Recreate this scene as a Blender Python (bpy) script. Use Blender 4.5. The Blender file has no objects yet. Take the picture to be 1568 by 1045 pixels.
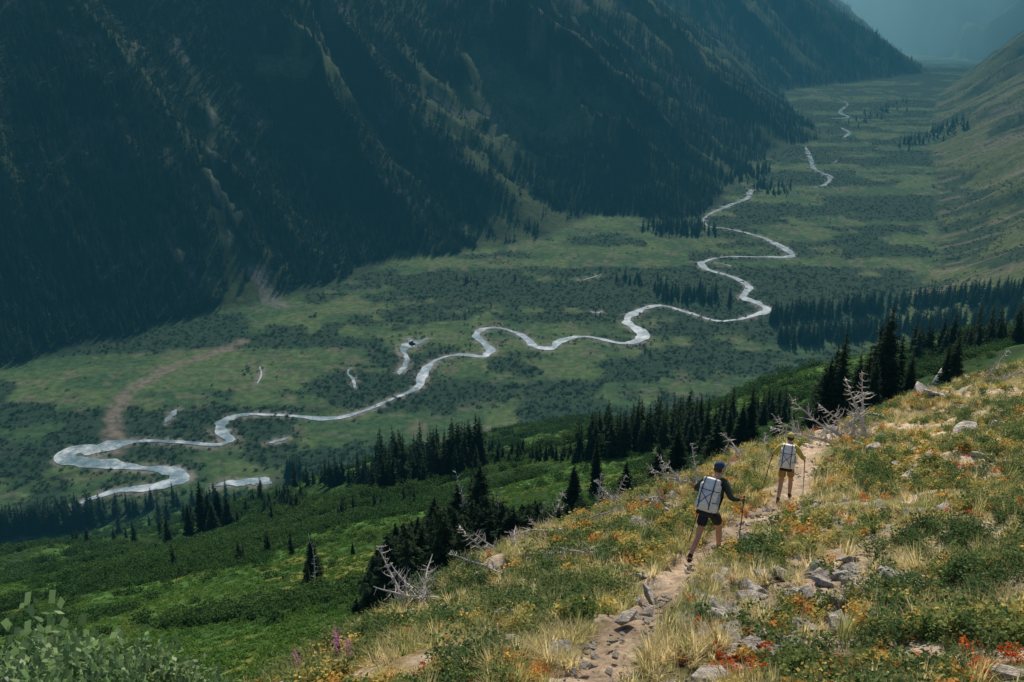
import bpy, bmesh, math, random, time
import numpy as np
from mathutils import Vector, Matrix
T0=time.time()
rng=np.random.default_rng(7); random.seed(7)
scene=bpy.context.scene
CAMZ=450.0; PITCH=math.radians(20.2); CP,SP=math.cos(PITCH),math.sin(PITCH)

# ------------------------------------------------------------ noise
def _h(ix,iy,seed):
    n=(ix.astype(np.int64)*374761393+iy.astype(np.int64)*668265263+seed*1442695041)&0xffffffff
    n=((n^(n>>13))*1274126177)&0xffffffff
    n=(n^(n>>16))&0xffffff
    return n/float(0xffffff)
def vn(x,y,seed=0):
    x=np.asarray(x,float);y=np.asarray(y,float)
    xi=np.floor(x);yi=np.floor(y);fx=x-xi;fy=y-yi
    fx=fx*fx*fx*(fx*(fx*6-15)+10);fy=fy*fy*fy*(fy*(fy*6-15)+10)
    a=_h(xi,yi,seed);b=_h(xi+1,yi,seed);c=_h(xi,yi+1,seed);d=_h(xi+1,yi+1,seed)
    return (a+(b-a)*fx)*(1-fy)+(c+(d-c)*fx)*fy
def fbm(x,y,o=4,seed=0):
    s=0;a=.5;t=0
    for i in range(o):
        s=s+a*vn(x,y,seed+i*17);t+=a;a*=.5;x=x*2.03+11.3;y=y*2.03-7.1
    return s/t
def ss(x,a,b):
    t=np.clip((x-a)/(b-a),0,1);return t*t*(3-2*t)

# ------------------------------------------------------------ valley layout (metres)
LEFT=np.array([(-9000,-3000),(-3000,200),(-1500,700),(-900,960),(-617,1113),(-439,1307),(-299,1427),(-200,1590),(-94,1650),(60,1760),(177,1946),(300,1900),(398,1946),(520,2250),(724,2732),(956,2964),(990,3500),(1117,4193),(1700,4700),(2076,5052),(2350,6300),(3600,8200),(7000,10500)],float)
RIGHT=np.array([(-9000,-4500),(-2500,-300),(-900,480),(-450,720),(-121,880),(153,960),(400,1150),(700,1600),(900,2100),(1200,2900),(1660,4000),(2330,5250),(3400,7000),(7000,10500)],float)
EDGE=np.array([(-7,-60),(-4.5,-8),(-3.4,4),(-3.2,10),(-1.2,17),(1.5,24),(6.5,32),(15,43),(30,62),(60,104),(120,190),(240,360)],float)
def pdist(x,y,P,signed=False):
    best=np.full(x.shape,1e18);tt=np.zeros(x.shape);sg=np.zeros(x.shape);L=0
    for i in range(len(P)-1):
        ax,ay=P[i];bx,by=P[i+1];dx,dy=bx-ax,by-ay;l2=dx*dx+dy*dy;l=math.sqrt(l2)
        u=np.clip(((x-ax)*dx+(y-ay)*dy)/l2,0,1)
        qx=x-ax-u*dx;qy=y-ay-u*dy;d=qx*qx+qy*qy
        m=d<best
        best=np.where(m,d,best);tt=np.where(m,L+u*l,tt)
        if signed: sg=np.where(m,np.sign(dx*(y-ay)-dy*(x-ax)),sg)
        L+=l
    r=np.sqrt(best)
    return (r*sg if signed else r),tt
def inpoly(x,y,P):
    c=np.zeros(x.shape,bool);n=len(P);j=n-1
    for i in range(n):
        xi,yi=P[i];xj,yj=P[j]
        if yi!=yj:
            k=((yi>y)!=(yj>y))&(x<(xj-xi)*(y-yi)/(yj-yi)+xi)
            c^=k
        j=i
    return c
FLOOR=np.vstack([LEFT,RIGHT[::-1]])
def H(x,y,full=False):
    x=np.asarray(x,float);y=np.asarray(y,float)
    r=np.hypot(x,y)
    ins=inpoly(x,y,FLOOR)
    dl,tl=pdist(x,y,LEFT);dr,tr=pdist(x,y,RIGHT)
    left=(~ins)&(dl<dr);right=(~ins)&(dl>=dr)
    z0=np.zeros(x.shape)
    wob=fbm(x/260,y/260,3,5)
    rid=1-np.abs(2*vn(tl/210+wob*1.1,dl/1500,21)-1)
    rid2=1-np.abs(2*vn(tl/75+wob*2.0,dl/420,22)-1)
    rid3=1-np.abs(2*vn(tl/26+wob*4.0,dl/160,23)-1)
    A=np.minimum(dl*.36,145)
    zl=.70*(np.sqrt(dl*dl+55**2)-55)
    zl=zl+A*(rid-.62)+A*.36*(rid2-.5)+np.minimum(dl*.08,14)*(rid3-.5)+np.minimum(dl*.1,14)*(fbm(x/45,y/45,4,9)-.5)*2
    zl=np.where(zl>0,1500*np.tanh(zl/1500),zl*.2)
    zr=.545*(np.sqrt(dr*dr+38**2)-38)
    far=ss(r,60,260)
    rb=vn(tr/160+fbm(x/200,y/200,2,3)*1.3,dr/900,31)
    rb2=1-np.abs(2*vn(tr/55+fbm(x/90,y/90,2,3)*2,dr/300,32)-1)
    zr=zr*(1+.6*ss(y,2600,4800))
    zr=zr+far*np.minimum(dr*.12,16)*(fbm(x/110,y/110,4,12)-.5)*2
    zr=zr+ss(y,1400,2200)*(np.minimum(dr*.3,80)*(rb-.5)+np.minimum(dr*.12,22)*(rb2-.5))
    zr=np.where(zr>0,1500*np.tanh(zr/1500)/.97,zr*.2)
    zr=np.where(r<400,.545*(np.sqrt(dr*dr+38**2)-38)*(1-far)+zr*far,zr)
    z=np.where(left,zl,np.where(right,zr,z0))
    # valley head: stepped spurs closing the view
    fr=1-np.abs(2*fbm(x/420,y/900,3,44)-1)
    ca=x*.906-y*.423
    for (r0,c0,sl,am) in((6100,260,.8,1.),(7000,-420,.8,1.),(8000,150,.7,1.)):
        fw=np.maximum(0,r-r0-.9*np.abs(ca-c0)+160*(fr-.5))
        z=np.maximum(z,np.minimum(fw*sl,900)*(.7+.6*fr))
    fw=np.maximum(0,r-8600);z=np.maximum(z,fw*.6)
    e,_=pdist(x,y,EDGE,True)
    en=e+ (fbm(x/6,y/6,3,55)-.5)*3*ss(r,8,40)
    wdt=9+.06*r
    w=(1-ss(en,-1.0,wdt))*(1-ss(r,110,300))
    fg=446.6+.165*x-.449*y+.012*np.maximum(0,x-14)*np.minimum(1,np.maximum(0,y)/30)
    fg=fg+(fbm(x/5,y/5,3,61)-.5)*1.2*ss(r,5,14)+(fbm(x/1.1,y/1.1,3,62)-.5)*.38
    z=z*(1-w)+fg*w
    if full: return z,ins,left,right,dl,dr,tl,tr,w,e,rid
    return z
def ray(px,py):
    u=(px-784)/1524.4;v=-(py-522.5)/1524.4
    return np.array([u,CP+v*SP,-SP+v*CP])
TS=np.concatenate([np.geomspace(3,400,500),np.geomspace(401,9000,330)])
def sight(px,py):
    d=ray(px,py);t=TS
    z=CAMZ+d[2]*t;h=H(d[0]*t,d[1]*t);k=np.where(h>=z)[0]
    if len(k)==0: t1=9000
    else:
        k=k[0];a=t[max(k-1,0)];b=t[k]
        tt=np.linspace(a,b,40);hh=H(d[0]*tt,d[1]*tt)-(CAMZ+d[2]*tt);kk=np.where(hh>=0)[0];t1=tt[kk[0]] if len(kk) else b
    return float(d[0]*t1),float(d[1]*t1)
def fl(px,py):
    d=ray(px,py);t=CAMZ/-d[2];return (d[0]*t,d[1]*t)
def hz(x,y): return float(H(np.array([x]),np.array([y]))[0])

# ------------------------------------------------------------ materials
def newmat(name):
    m=bpy.data.materials.new(name);m.use_nodes=True;nt=m.node_tree;nt.nodes.clear()
    o=nt.nodes.new('ShaderNodeOutputMaterial');return m,nt,o
def N(nt,t,**k):
    n=nt.nodes.new(t)
    for a,b in k.items():
        if a in('inputs',):
            for i,v in b.items(): n.inputs[i].default_value=v
        else: setattr(n,a,b)
    return n
def ramp(nt,stops,interp='LINEAR'):
    n=nt.nodes.new('ShaderNodeValToRGB');cr=n.color_ramp;cr.interpolation=interp
    while len(cr.elements)<len(stops): cr.elements.new(.5)
    for e,(p,c) in zip(cr.elements,stops): e.position=p;e.color=(*c,1)
    return n
def simple(name,col,rough=.7,noise=.25,scale=8,bump=0,spec=.3,metal=0,dist=.05,alt=None):
    m,nt,o=newmat(name);b=N(nt,'ShaderNodeBsdfPrincipled');b.inputs['Roughness'].default_value=rough
    b.inputs['Specular IOR Level'].default_value=spec;b.inputs['Metallic'].default_value=metal
    tc=N(nt,'ShaderNodeTexCoord');n=N(nt,'ShaderNodeTexNoise',inputs={'Scale':scale,'Detail':7,'Roughness':.65})
    nt.links.new(tc.outputs['Object'],n.inputs['Vector'])
    r=ramp(nt,[(.3,tuple(c*(1-noise) for c in (alt or col))),(.7,tuple(min(1,c*(1+noise)) for c in col))])
    nt.links.new(n.outputs['Fac'],r.inputs['Fac']);nt.links.new(r.outputs['Color'],b.inputs['Base Color'])
    if bump:
        bp=N(nt,'ShaderNodeBump',inputs={'Strength':bump,'Distance':dist});nt.links.new(n.outputs['Fac'],bp.inputs['Height']);nt.links.new(bp.outputs['Normal'],b.inputs['Normal'])
    nt.links.new(b.outputs[0],o.inputs['Surface']);return m
def leafmat(name,stops,wscale=.2,rnd=.6,transl=.35,rough=.85,spec=.04):
    m,nt,o=newmat(name)
    oi=N(nt,'ShaderNodeObjectInfo');g=N(nt,'ShaderNodeNewGeometry')
    n=N(nt,'ShaderNodeTexNoise',inputs={'Scale':wscale,'Detail':3});nt.links.new(g.outputs['Position'],n.inputs['Vector'])
    ms=N(nt,'ShaderNodeMath',operation='MULTIPLY_ADD');ms.inputs[1].default_value=rnd;nt.links.new(oi.outputs['Random'],ms.inputs[0])
    m2=N(nt,'ShaderNodeMath',operation='MULTIPLY_ADD');m2.inputs[1].default_value=(1-rnd)*2.2;m2.inputs[2].default_value=-(1-rnd)*.6
    nt.links.new(n.outputs['Fac'],m2.inputs[0]);nt.links.new(m2.outputs[0],ms.inputs[2])
    r=ramp(nt,stops);nt.links.new(ms.outputs[0],r.inputs['Fac'])
    ri=N(nt,'ShaderNodeMapRange');ri.inputs[3].default_value=.6;ri.inputs[4].default_value=1.35
    nt.links.new(g.outputs['Random Per Island'],ri.inputs[0])
    mx=N(nt,'ShaderNodeVectorMath',operation='SCALE');nt.links.new(r.outputs['Color'],mx.inputs[0]);nt.links.new(ri.outputs[0],mx.inputs['Scale'])
    d=N(nt,'ShaderNodeBsdfPrincipled');d.inputs['Roughness'].default_value=rough;d.inputs['Specular IOR Level'].default_value=spec
    t=N(nt,'ShaderNodeBsdfTranslucent');x=N(nt,'ShaderNodeMixShader');x.inputs[0].default_value=transl
    nt.links.new(mx.outputs[0],d.inputs['Base Color']);nt.links.new(mx.outputs[0],t.inputs['Color'])
    nt.links.new(d.outputs[0],x.inputs[1]);nt.links.new(t.outputs[0],x.inputs[2]);nt.links.new(x.outputs[0],o.inputs['Surface']);return m
M_needle=leafmat('fir_needles',[(0,(.016,.034,.020)),(.6,(.028,.052,.026)),(1,(.05,.07,.03))],.01,.6,.2,.9,.03)
M_needle_shaded=leafmat('shaded_fir_needles',[(0,(.007,.018,.013)),(.45,(.015,.031,.020)),(.8,(.030,.048,.025)),(1,(.055,.072,.032))],.012,.75,.15,.9,.02)  # darker fir copy: cloud shade on the left mountain put into the colour
M_krum=leafmat('krummholz_needles',[(0,(.018,.040,.022)),(.6,(.032,.06,.028)),(1,(.065,.085,.034))],.1,.6,.25,.9,.05)
M_alder=leafmat('alder_leaves',[(0,(.028,.070,.022)),(.5,(.042,.098,.028)),(1,(.075,.14,.04))],.03,.45,.3)
M_fern=leafmat('fern_leaves',[(0,(.06,.14,.03)),(.5,(.10,.20,.04)),(.8,(.16,.25,.055)),(1,(.26,.28,.07))],.05,.45,.4)
M_willow=leafmat('willow_leaves',[(0,(.019,.043,.026)),(.6,(.030,.062,.033)),(1,(.05,.085,.043))],.006,.5,.25)
M_herb=leafmat('herb_leaves',[(0,(.11,.18,.055)),(.36,(.18,.25,.08)),(.54,(.34,.35,.12)),(.66,(.60,.50,.16)),(.76,(.70,.50,.14)),(.84,(.64,.32,.09)),(.89,(.28,.31,.09)),(1,(.55,.15,.05))],.35,.7,.5)
M_red=leafmat('autumn_leaves',[(0,(.60,.07,.03)),(.5,(.68,.17,.04)),(1,(.74,.36,.08))],.5,.8,.5)
M_grass=leafmat('grass_blades',[(0,(.22,.28,.10)),(.3,(.38,.39,.16)),(.55,(.64,.56,.29)),(.85,(.76,.65,.38)),(1,(.60,.45,.21))],.25,.6,.5)
M_green=leafmat('shrub_leaves',[(0,(.07,.13,.05)),(.6,(.12,.19,.07)),(1,(.24,.28,.10))],.3,.6,.45)
M_bark=simple('bark',(.09,.07,.055),.9,.4,12,.4)
M_dead=simple('bleached_wood',(.46,.43,.40),.8,.3,6,.4)
M_rock=simple('schist_rock',(.56,.52,.47),.9,.35,2.6,1.0,dist=.15,spec=.15,alt=(.34,.30,.24))
M_pink=leafmat('fireweed_petals',[(0,(.6,.14,.42)),(1,(.7,.3,.58))],.5,.6,.4)
M_ter,nt,o=newmat('terrain_ground')
b=N(nt,'ShaderNodeBsdfPrincipled');b.inputs['Roughness'].default_value=.95;b.inputs['Specular IOR Level'].default_value=.05
at=N(nt,'ShaderNodeAttribute');at.attribute_name='Col'
g=N(nt,'ShaderNodeNewGeometry')
n1=N(nt,'ShaderNodeTexNoise',inputs={'Scale':.11,'Detail':7,'Roughness':.65});n2=N(nt,'ShaderNodeTexNoise',inputs={'Scale':4.5,'Detail':9,'Roughness':.75})
for n_ in(n1,n2): nt.links.new(g.outputs['Position'],n_.inputs['Vector'])
r1=N(nt,'ShaderNodeMapRange');r1.inputs[1].default_value=.3;r1.inputs[2].default_value=.7;r1.inputs[3].default_value=.5;r1.inputs[4].default_value=1.5
r2=N(nt,'ShaderNodeMapRange');r2.inputs[1].default_value=.3;r2.inputs[2].default_value=.7;r2.inputs[3].default_value=.45;r2.inputs[4].default_value=1.55
nt.links.new(n1.outputs['Fac'],r1.inputs[0]);nt.links.new(n2.outputs['Fac'],r2.inputs[0])
mu=N(nt,'ShaderNodeMath',operation='MULTIPLY');nt.links.new(r1.outputs[0],mu.inputs[0]);nt.links.new(r2.outputs[0],mu.inputs[1])
sc=N(nt,'ShaderNodeVectorMath',operation='SCALE');nt.links.new(at.outputs['Color'],sc.inputs[0]);nt.links.new(mu.outputs[0],sc.inputs['Scale'])
nt.links.new(sc.outputs[0],b.inputs['Base Color'])
bp=N(nt,'ShaderNodeBump',inputs={'Strength':.9,'Distance':.12});nt.links.new(n2.outputs['Fac'],bp.inputs['Height'])
nt.links.new(bp.outputs['Normal'],b.inputs['Normal'])
nt.links.new(b.outputs[0],o.inputs['Surface'])
M_water,nt,o=newmat('river_water')
b=N(nt,'ShaderNodeBsdfPrincipled');b.inputs['Roughness'].default_value=.14;b.inputs['Specular IOR Level'].default_value=.8
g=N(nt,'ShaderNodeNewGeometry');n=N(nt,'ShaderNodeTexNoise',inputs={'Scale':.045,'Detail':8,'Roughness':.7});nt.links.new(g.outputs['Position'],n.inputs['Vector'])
r=ramp(nt,[(.34,(.11,.18,.21)),(.47,(.22,.31,.34)),(.56,(.48,.56,.59)),(.69,(.80,.85,.86))]);nt.links.new(n.outputs['Fac'],r.inputs['Fac']);nt.links.new(r.outputs['Color'],b.inputs['Base Color'])  # milky water tone, with bright glints painted in by the pale stops
n=N(nt,'ShaderNodeTexNoise',inputs={'Scale':.9,'Detail':3});nt.links.new(g.outputs['Position'],n.inputs['Vector']);bp=N(nt,'ShaderNodeBump',inputs={'Strength':.15,'Distance':.3});nt.links.new(n.outputs['Fac'],bp.inputs['Height']);nt.links.new(bp.outputs['Normal'],b.inputs['Normal'])
nt.links.new(b.outputs[0],o.inputs['Surface'])

def link(ob,parent=None):
    scene.collection.objects.link(ob)
    if parent: ob.parent=parent
    return ob
def mesh(name,v,f,mats,idx=None,smooth=False):
    me=bpy.data.meshes.new(name);me.from_pydata([tuple(p) for p in v],[],[tuple(q) for q in f])
    for m in (mats if isinstance(mats,list) else [mats]): me.materials.append(m)
    if idx is not None: me.polygons.foreach_set('material_index',np.array(idx,dtype=np.int32))
    if smooth: me.polygons.foreach_set('use_smooth',np.ones(len(me.polygons),dtype=bool))
    me.update();return me

# ------------------------------------------------------------ river layout
def catmull(P,k=6):
    P=np.array(P,float);Q=np.vstack([2*P[0]-P[1],P,2*P[-1]-P[-2]]);out=[]
    for i in range(1,len(Q)-2):
        for s in np.linspace(0,1,k,endpoint=False):
            a,b,c,d=Q[i-1],Q[i],Q[i+1],Q[i+2]
            out.append(.5*((2*b)+(-a+c)*s+(2*a-5*b+4*c-d)*s*s+(-a+3*b-3*c+d)*s**3))
    out.append(Q[-2]);return np.array(out)
def wpath(L): return [(*fl(p[0],p[1]),p[2]*.88) for p in L]
RIV=[(100,784,5),(130,768,7),(175,754,9),(235,746,14),(274,736,19),(264,723,19),(205,716,13),(150,709,21),(103,704,20),(116,692,24),(165,684,22),(215,676,8),(270,678,8),(325,682,8),(354,674,13),(338,660,19),(345,645,14),(375,636,7),(430,636,6),(500,642,9),(550,632,6),(600,612,6),(640,592,11),(650,570,13),(668,552,9),(700,544,7),(740,546,11),(750,534,13),(732,518,14),(735,506,13),(765,503,6),(800,515,9),(818,530,11),(845,534,13),(862,521,13),(900,516,6),(950,526,11),(982,521,15),(978,506,17),(960,492,17),(975,478,14),(1010,468,8),(1050,478,7),(1100,492,6),(1150,485,9),(1174,475,15),(1160,465,13),(1138,455,15),(1148,440,12),(1120,424,10),(1083,413,12),(1076,402,12),(1110,394,6),(1160,394,6),(1212,393,16),(1196,378,14),(1160,362,9),(1115,351,5),(1085,347,5),(1080,333,6),(1110,318,13),(1145,303,16),(1150,290,14)]
RIV2=[(1290,212,9),(1300,204,10),(1288,196,6)]
RIV3=[(1270,182,14),(1300,180,18),(1285,172,16),(1298,160,14),(1282,152,10)]
SIDE=[[(655,519,5),(640,524,10),(626,529,18),(617,537,10),(623,548,7),(620,560,7),(611,574,8)],[(626,518,3),(630,526,9),(634,532,4)],[(534,566,3),(533,574,4),(541,582,4),(543,595,2)],[(270,628,4),(260,640,8),(252,648,3)],[(412,679,3),(428,675,6),(442,671,3)],[(330,745,4),(345,741,9),(380,738,16),(400,737,14),(416,741,6)],[(398,562,2),(400,575,2),(394,588,1.5)],[(890,430,1.5),(905,426,2),(920,421,1.5)],[(905,478,2),(915,480,4),(922,477,2)],[(1240,288,5),(1262,284,10),(1270,272,16),(1246,258,12),(1240,240,11),(1232,224,8)],[(1278,250,4),(1282,246,5)],[(1100,403,3),(1120,408,3)]]
mainr=catmull(wpath(RIV),6)
allriv=[mainr,catmull(wpath(RIV2),5),catmull(wpath(RIV3),5)]+[catmull(wpath(s),6) for s in SIDE]
def ribbon(paths):
    V=[];F=[]
    for Q in paths:
        n=len(Q);t=np.gradient(Q[:,:2],axis=0);t/=np.linalg.norm(t,axis=1)[:,None]+1e-9
        nn=np.stack([-t[:,1],t[:,0]],1);o=len(V)
        for i in range(n):
            wl,wr=[max(.8,Q[i,2]*.5*(.5+1.0*vn(np.array([i*.55]),np.array([n*1.]),sd)[0])) for sd in(3,4)]
            if i in(0,n-1): wl=wr=.6
            for s in(-1,-.33,.33,1): V.append((Q[i,0]+nn[i,0]*(wl if s<0 else wr)*s,Q[i,1]+nn[i,1]*(wl if s<0 else wr)*s,.45))
        for i in range(n-1):
            for k in range(3):
                a=o+i*4+k;F.append((a,a+1,a+5,a+4))
    return V,F
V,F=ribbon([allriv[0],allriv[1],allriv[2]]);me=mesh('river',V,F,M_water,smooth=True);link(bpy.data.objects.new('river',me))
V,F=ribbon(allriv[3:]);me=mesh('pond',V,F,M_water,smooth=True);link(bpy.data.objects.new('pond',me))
rsamp=np.vstack([q[::2] for q in allriv])
def rivd(x,y):
    out=np.full(x.shape,1e9)
    for q in rsamp: out=np.minimum(out,np.hypot(x-q[0],y-q[1])-q[2]*.5)
    return out
WASH=np.array([fl(178,690),fl(170,640),fl(195,600),fl(260,562),fl(330,540),fl(372,524)])
GUL=np.array([fl(430,470),fl(395,445),sight(372,408),sight(355,375),sight(352,330),sight(325,280),sight(325,160),sight(295,110),sight(270,60)])
GUL2=np.array([sight(312,440),sight(280,400),sight(262,350),sight(245,330)])
TRAIL=np.array([sight(*p) for p in[(1300,640),(1262,672),(1235,705),(1205,765),(1130,815),(1060,858),(1020,905),(975,955),(930,1010),(900,1060)]])
SCAR=np.array([sight(*p) for p in[(1285,850),(1235,885),(1190,925),(1205,980)]])
MEAD=[(fl(950,610),240,85,.15),(fl(1090,560),170,90,.13),(fl(450,560),150,90,.05),(fl(950,360),160,200,.12),(fl(700,400),150,120,.08),(fl(1290,350),200,260,.08)]
CLR=[(sight(765,215),75,1.),(sight(720,165),60,.8),(sight(865,188),55,.9),(sight(660,140),60,.7),(sight(465,95),80,.7),(sight(735,245),40,1.),(sight(900,255),40,.6),(sight(600,240),45,.5),(sight(985,105),60,.6),(sight(420,420),45,.9),(sight(350,440),40,.8)]

# ------------------------------------------------------------ terrain
az=np.concatenate([np.linspace(-110,-40,60,endpoint=False),np.linspace(-40,40,900),np.linspace(40,110,61)[1:]])
az=np.radians(az);rr=np.geomspace(.4,14500,1150)
AZ,RR=np.meshgrid(az,rr);X=RR*np.sin(AZ);Y=RR*np.cos(AZ);X=X.ravel();Y=Y.ravel()
Z,ins,left,right,dl,dr,tl,tr,w,e,rid=H(X,Y,True);R=np.hypot(X,Y)
def C(c): return np.array(c)[None,:]
def mix(a,b,t): return a*(1-t[:,None])+b*t[:,None]
def clear_mask(x,y,dl,tl):
    f=fbm(x/190+3,y/190,4,71);g=fbm(tl/70,dl/500,3,72);h=fbm(tl/20+fbm(x/80,y/80,2,7)*3,dl/260,3,73)
    k_=.35+.65*ss(x,-330,-80)
    q=np.zeros(x.shape)
    for (c,s,a) in CLR: q=np.maximum(q,a*np.exp(-((x-c[0])**2+(y-c[1])**2)/s**2))
    q=ss(q+(fbm(x/35,y/35,4,74)-.5)*1.3,.42,.55)
    return np.maximum(np.maximum(ss(f*.6+g*.4,.54,.61)*k_,ss(h,.63,.69)*.8*ss(dl,60,160)*k_),q)
def shrub_mask(x,y):
    a=fbm(x/150+fbm(x/70,y/70,2,4)*1.6,y/95,5,81)
    for (c,sx,sy,am) in MEAD: a=a-am*np.exp(-((x-c[0])/sx)**2-((y-c[1])/sy)**2)
    return ss(a,.39,.50)
f1=fbm(X/60,Y/40,4,90);f2=fbm(X/14,Y/14,3,91);sm=shrub_mask(X,Y)
meadow=mix(C((.046,.092,.040)),C((.084,.130,.052)),ss(f1,.4,.62))
meadow=mix(meadow,C((.12,.125,.08)),ss(fbm(X/25,Y/18,4,99),.58,.68)*.7)
col=mix(meadow,C((.021,.044,.027)),sm*.9)
cm=clear_mask(X,Y,dl,tl)
ml=mix(C((.009,.020,.014)),C((.055,.08,.034)),cm*(.5+.5*f2))  # dark ground tone carries the left mountain's cloud shade in its colour
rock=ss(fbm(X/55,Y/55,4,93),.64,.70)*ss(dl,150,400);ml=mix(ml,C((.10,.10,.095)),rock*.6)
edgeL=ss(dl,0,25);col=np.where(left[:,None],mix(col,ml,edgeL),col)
sr=ss(fbm(X/70+f1,Y/110,4,95),.47,.55)
mr_far=mix(C((.085,.11,.045)),C((.03,.055,.028)),sr);mr_far=mix(mr_far,C((.16,.145,.10)),ss(fbm(tr/30,dr/200,3,97),.58,.7)*.7)
mr_near=mix(C((.05,.11,.028)),C((.022,.052,.018)),ss(fbm(X/22,Y/22,4,96),.42,.52))
mr_near=mix(mr_near,C((.13,.14,.035)),ss(fbm(X/16+4,Y/16,3,98),.62,.7)*(1-ss(R,90,180)))
mr=mix(mr_near,mr_far,ss(Y,900,1500));col=np.where(right[:,None],mix(col,mr,ss(dr,0,20)),col)
hd_=ss(R,5900,6300)*(Z>25);col=mix(col,mix(C((.015,.03,.02)),C((.10,.13,.06)),ss(fbm(X/160,Y/260,4,77),.42,.6)),hd_)
m=(R>600)&(R<3500)
d=np.full(X.shape,1e9);d[m]=rivd(X[m],Y[m]);gb=(1-ss(d,1.5,10))*ss(f2,.38,.55);col=mix(col,C((.20,.19,.165)),gb*.9)
dw=np.full(X.shape,1e9);dw[m],_=pdist(X[m],Y[m],WASH);wsh=(1-ss(dw+f2*16-6,6,16));col=mix(col,C((.175,.15,.125)),wsh*.85*ss(f2,.1,.4))
dg=np.full(X.shape,1e9);dg[m],_=pdist(X[m],Y[m],GUL);gw=4+12*(dl<70);col=mix(col,C((.135,.14,.125)),(1-ss(dg+f2*18,gw,gw+11))*.75)
dg2=np.full(X.shape,1e9);dg2[m],_=pdist(X[m],Y[m],GUL2);col=mix(col,C((.12,.125,.115)),(1-ss(dg2+f2*12,4,11))*.65)
k=w>.001
dt=np.full(X.shape,99.);dt[k],_=pdist(X[k],Y[k],TRAIL);ds=np.full(X.shape,99.);ds[k],_=pdist(X[k],Y[k],SCAR)
fa=fbm(X/1.7,Y/1.7,4,101);fb=fbm(X/.35,Y/.35,3,102)
fg=mix(C((.22,.21,.09)),C((.44,.34,.18)),ss(fa,.38,.58));fg=mix(fg,C((.52,.42,.31)),ss(fb*.5+fa*.5,.48,.55))
tw=np.maximum(1-ss(dt+fb*1.1+fa*.5-.55,.35,.85),(1-ss(ds+fb*1.2+fa*1.5-1.1,.5,1.1))*.9);fg=mix(fg,C((.52,.40,.29)),tw)
fg=fg*(.6+.75*fb[:,None])
inner=(1-ss(e,0,6+.03*R))*(w>.02)
col=mix(col,fg,np.clip(inner,0,1))
Z=Z-tw*.10*k
me=bpy.data.meshes.new('valley_terrain');nr_=len(rr);nc=len(az)
me.vertices.add(nr_*nc);me.vertices.foreach_set('co',np.stack([X,Y,Z],1).astype(np.float32).ravel())
i=np.arange(nr_*nc).reshape(nr_,nc);q=np.stack([i[:-1,:-1],i[:-1,1:],i[1:,1:],i[1:,:-1]],-1).reshape(-1,4)[:,::-1]
me.loops.add(q.size);me.loops.foreach_set('vertex_index',q.ravel().astype(np.int32))
me.polygons.add(len(q));me.polygons.foreach_set('loop_start',np.arange(0,q.size,4,dtype=np.int32));me.polygons.foreach_set('loop_total',np.full(len(q),4,dtype=np.int32))
me.polygons.foreach_set('use_smooth',np.ones(len(q),dtype=bool))
me.update(calc_edges=True)
ca=me.color_attributes.new('Col','FLOAT_COLOR','POINT');ca.data.foreach_set('color',np.concatenate([np.clip(col,0,1),np.ones((len(col),1))],1).astype(np.float32).ravel())
me.materials.append(M_ter);link(bpy.data.objects.new('valley_terrain',me))

# ------------------------------------------------------------ plants (source meshes)
def conifer(name,seed,lev,br,seg,R0=.13,bare=.06,mat=None,skip=.12):
    rd=random.Random(seed);V=[];F=[];I=[]
    k=6
    zs=[-.03,.3,.7,1.0];rs=[.014,.010,.005,.001]
    for z,r in zip(zs,rs):
        for j in range(k): a=2*math.pi*j/k;V.append((r*math.cos(a),r*math.sin(a),z))
    for l in range(3):
        for j in range(k): F.append((l*k+j,l*k+(j+1)%k,(l+1)*k+(j+1)%k,(l+1)*k+j));I.append(1)
    for l in range(lev):
        t=l/(lev-1);z=bare+(1-bare-.01)*t**.92
        R=R0*((1-t)**.75)*(.75+.25*math.sin(min(1,t*6)*math.pi/2))*rd.uniform(.85,1.12)+.008
        for b in range(max(3,int(br*(1-.4*t)))):
            if rd.random()<skip: continue
            a=rd.random()*6.283;Rb=R*rd.uniform(.6,1.2);dr_=rd.uniform(.3,.6);ca_,sa=math.cos(a),math.sin(a);zb=z+rd.uniform(-.5,.5)/lev
            def P(s,off=0,up=0):
                rad=Rb*s;return (rad*ca_-off*sa,rad*sa+off*ca_,zb-dr_*Rb*s+.25*Rb*s*s+up)
            for s in range(seg):
                s0=s/seg;s1=min(1,(s+1.3)/seg);wd=Rb*(.5 if seg>1 else .48)*(1-.65*s0)*rd.uniform(.6,1.2)
                n=len(V)
                if seg==1:
                    V+= [P(0,0),P(.55,wd*.8,-wd*.4),P(1,0),P(.55,-wd*.8,-wd*.4)]
                    F.append((n,n+1,n+2));I.append(0);F.append((n,n+2,n+3));I.append(0)
                else:
                    for sd in(-1,1):
                        n=len(V);V+=[P(s0),P(s1,0,0),P((s0+s1)/2+.15,sd*wd,-wd*rd.uniform(.2,.9))]
                        F.append((n,n+1,n+2) if sd>0 else (n,n+2,n+1));I.append(0)
    return mesh(name,V,F,[mat or M_needle,M_bark],I)
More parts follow.
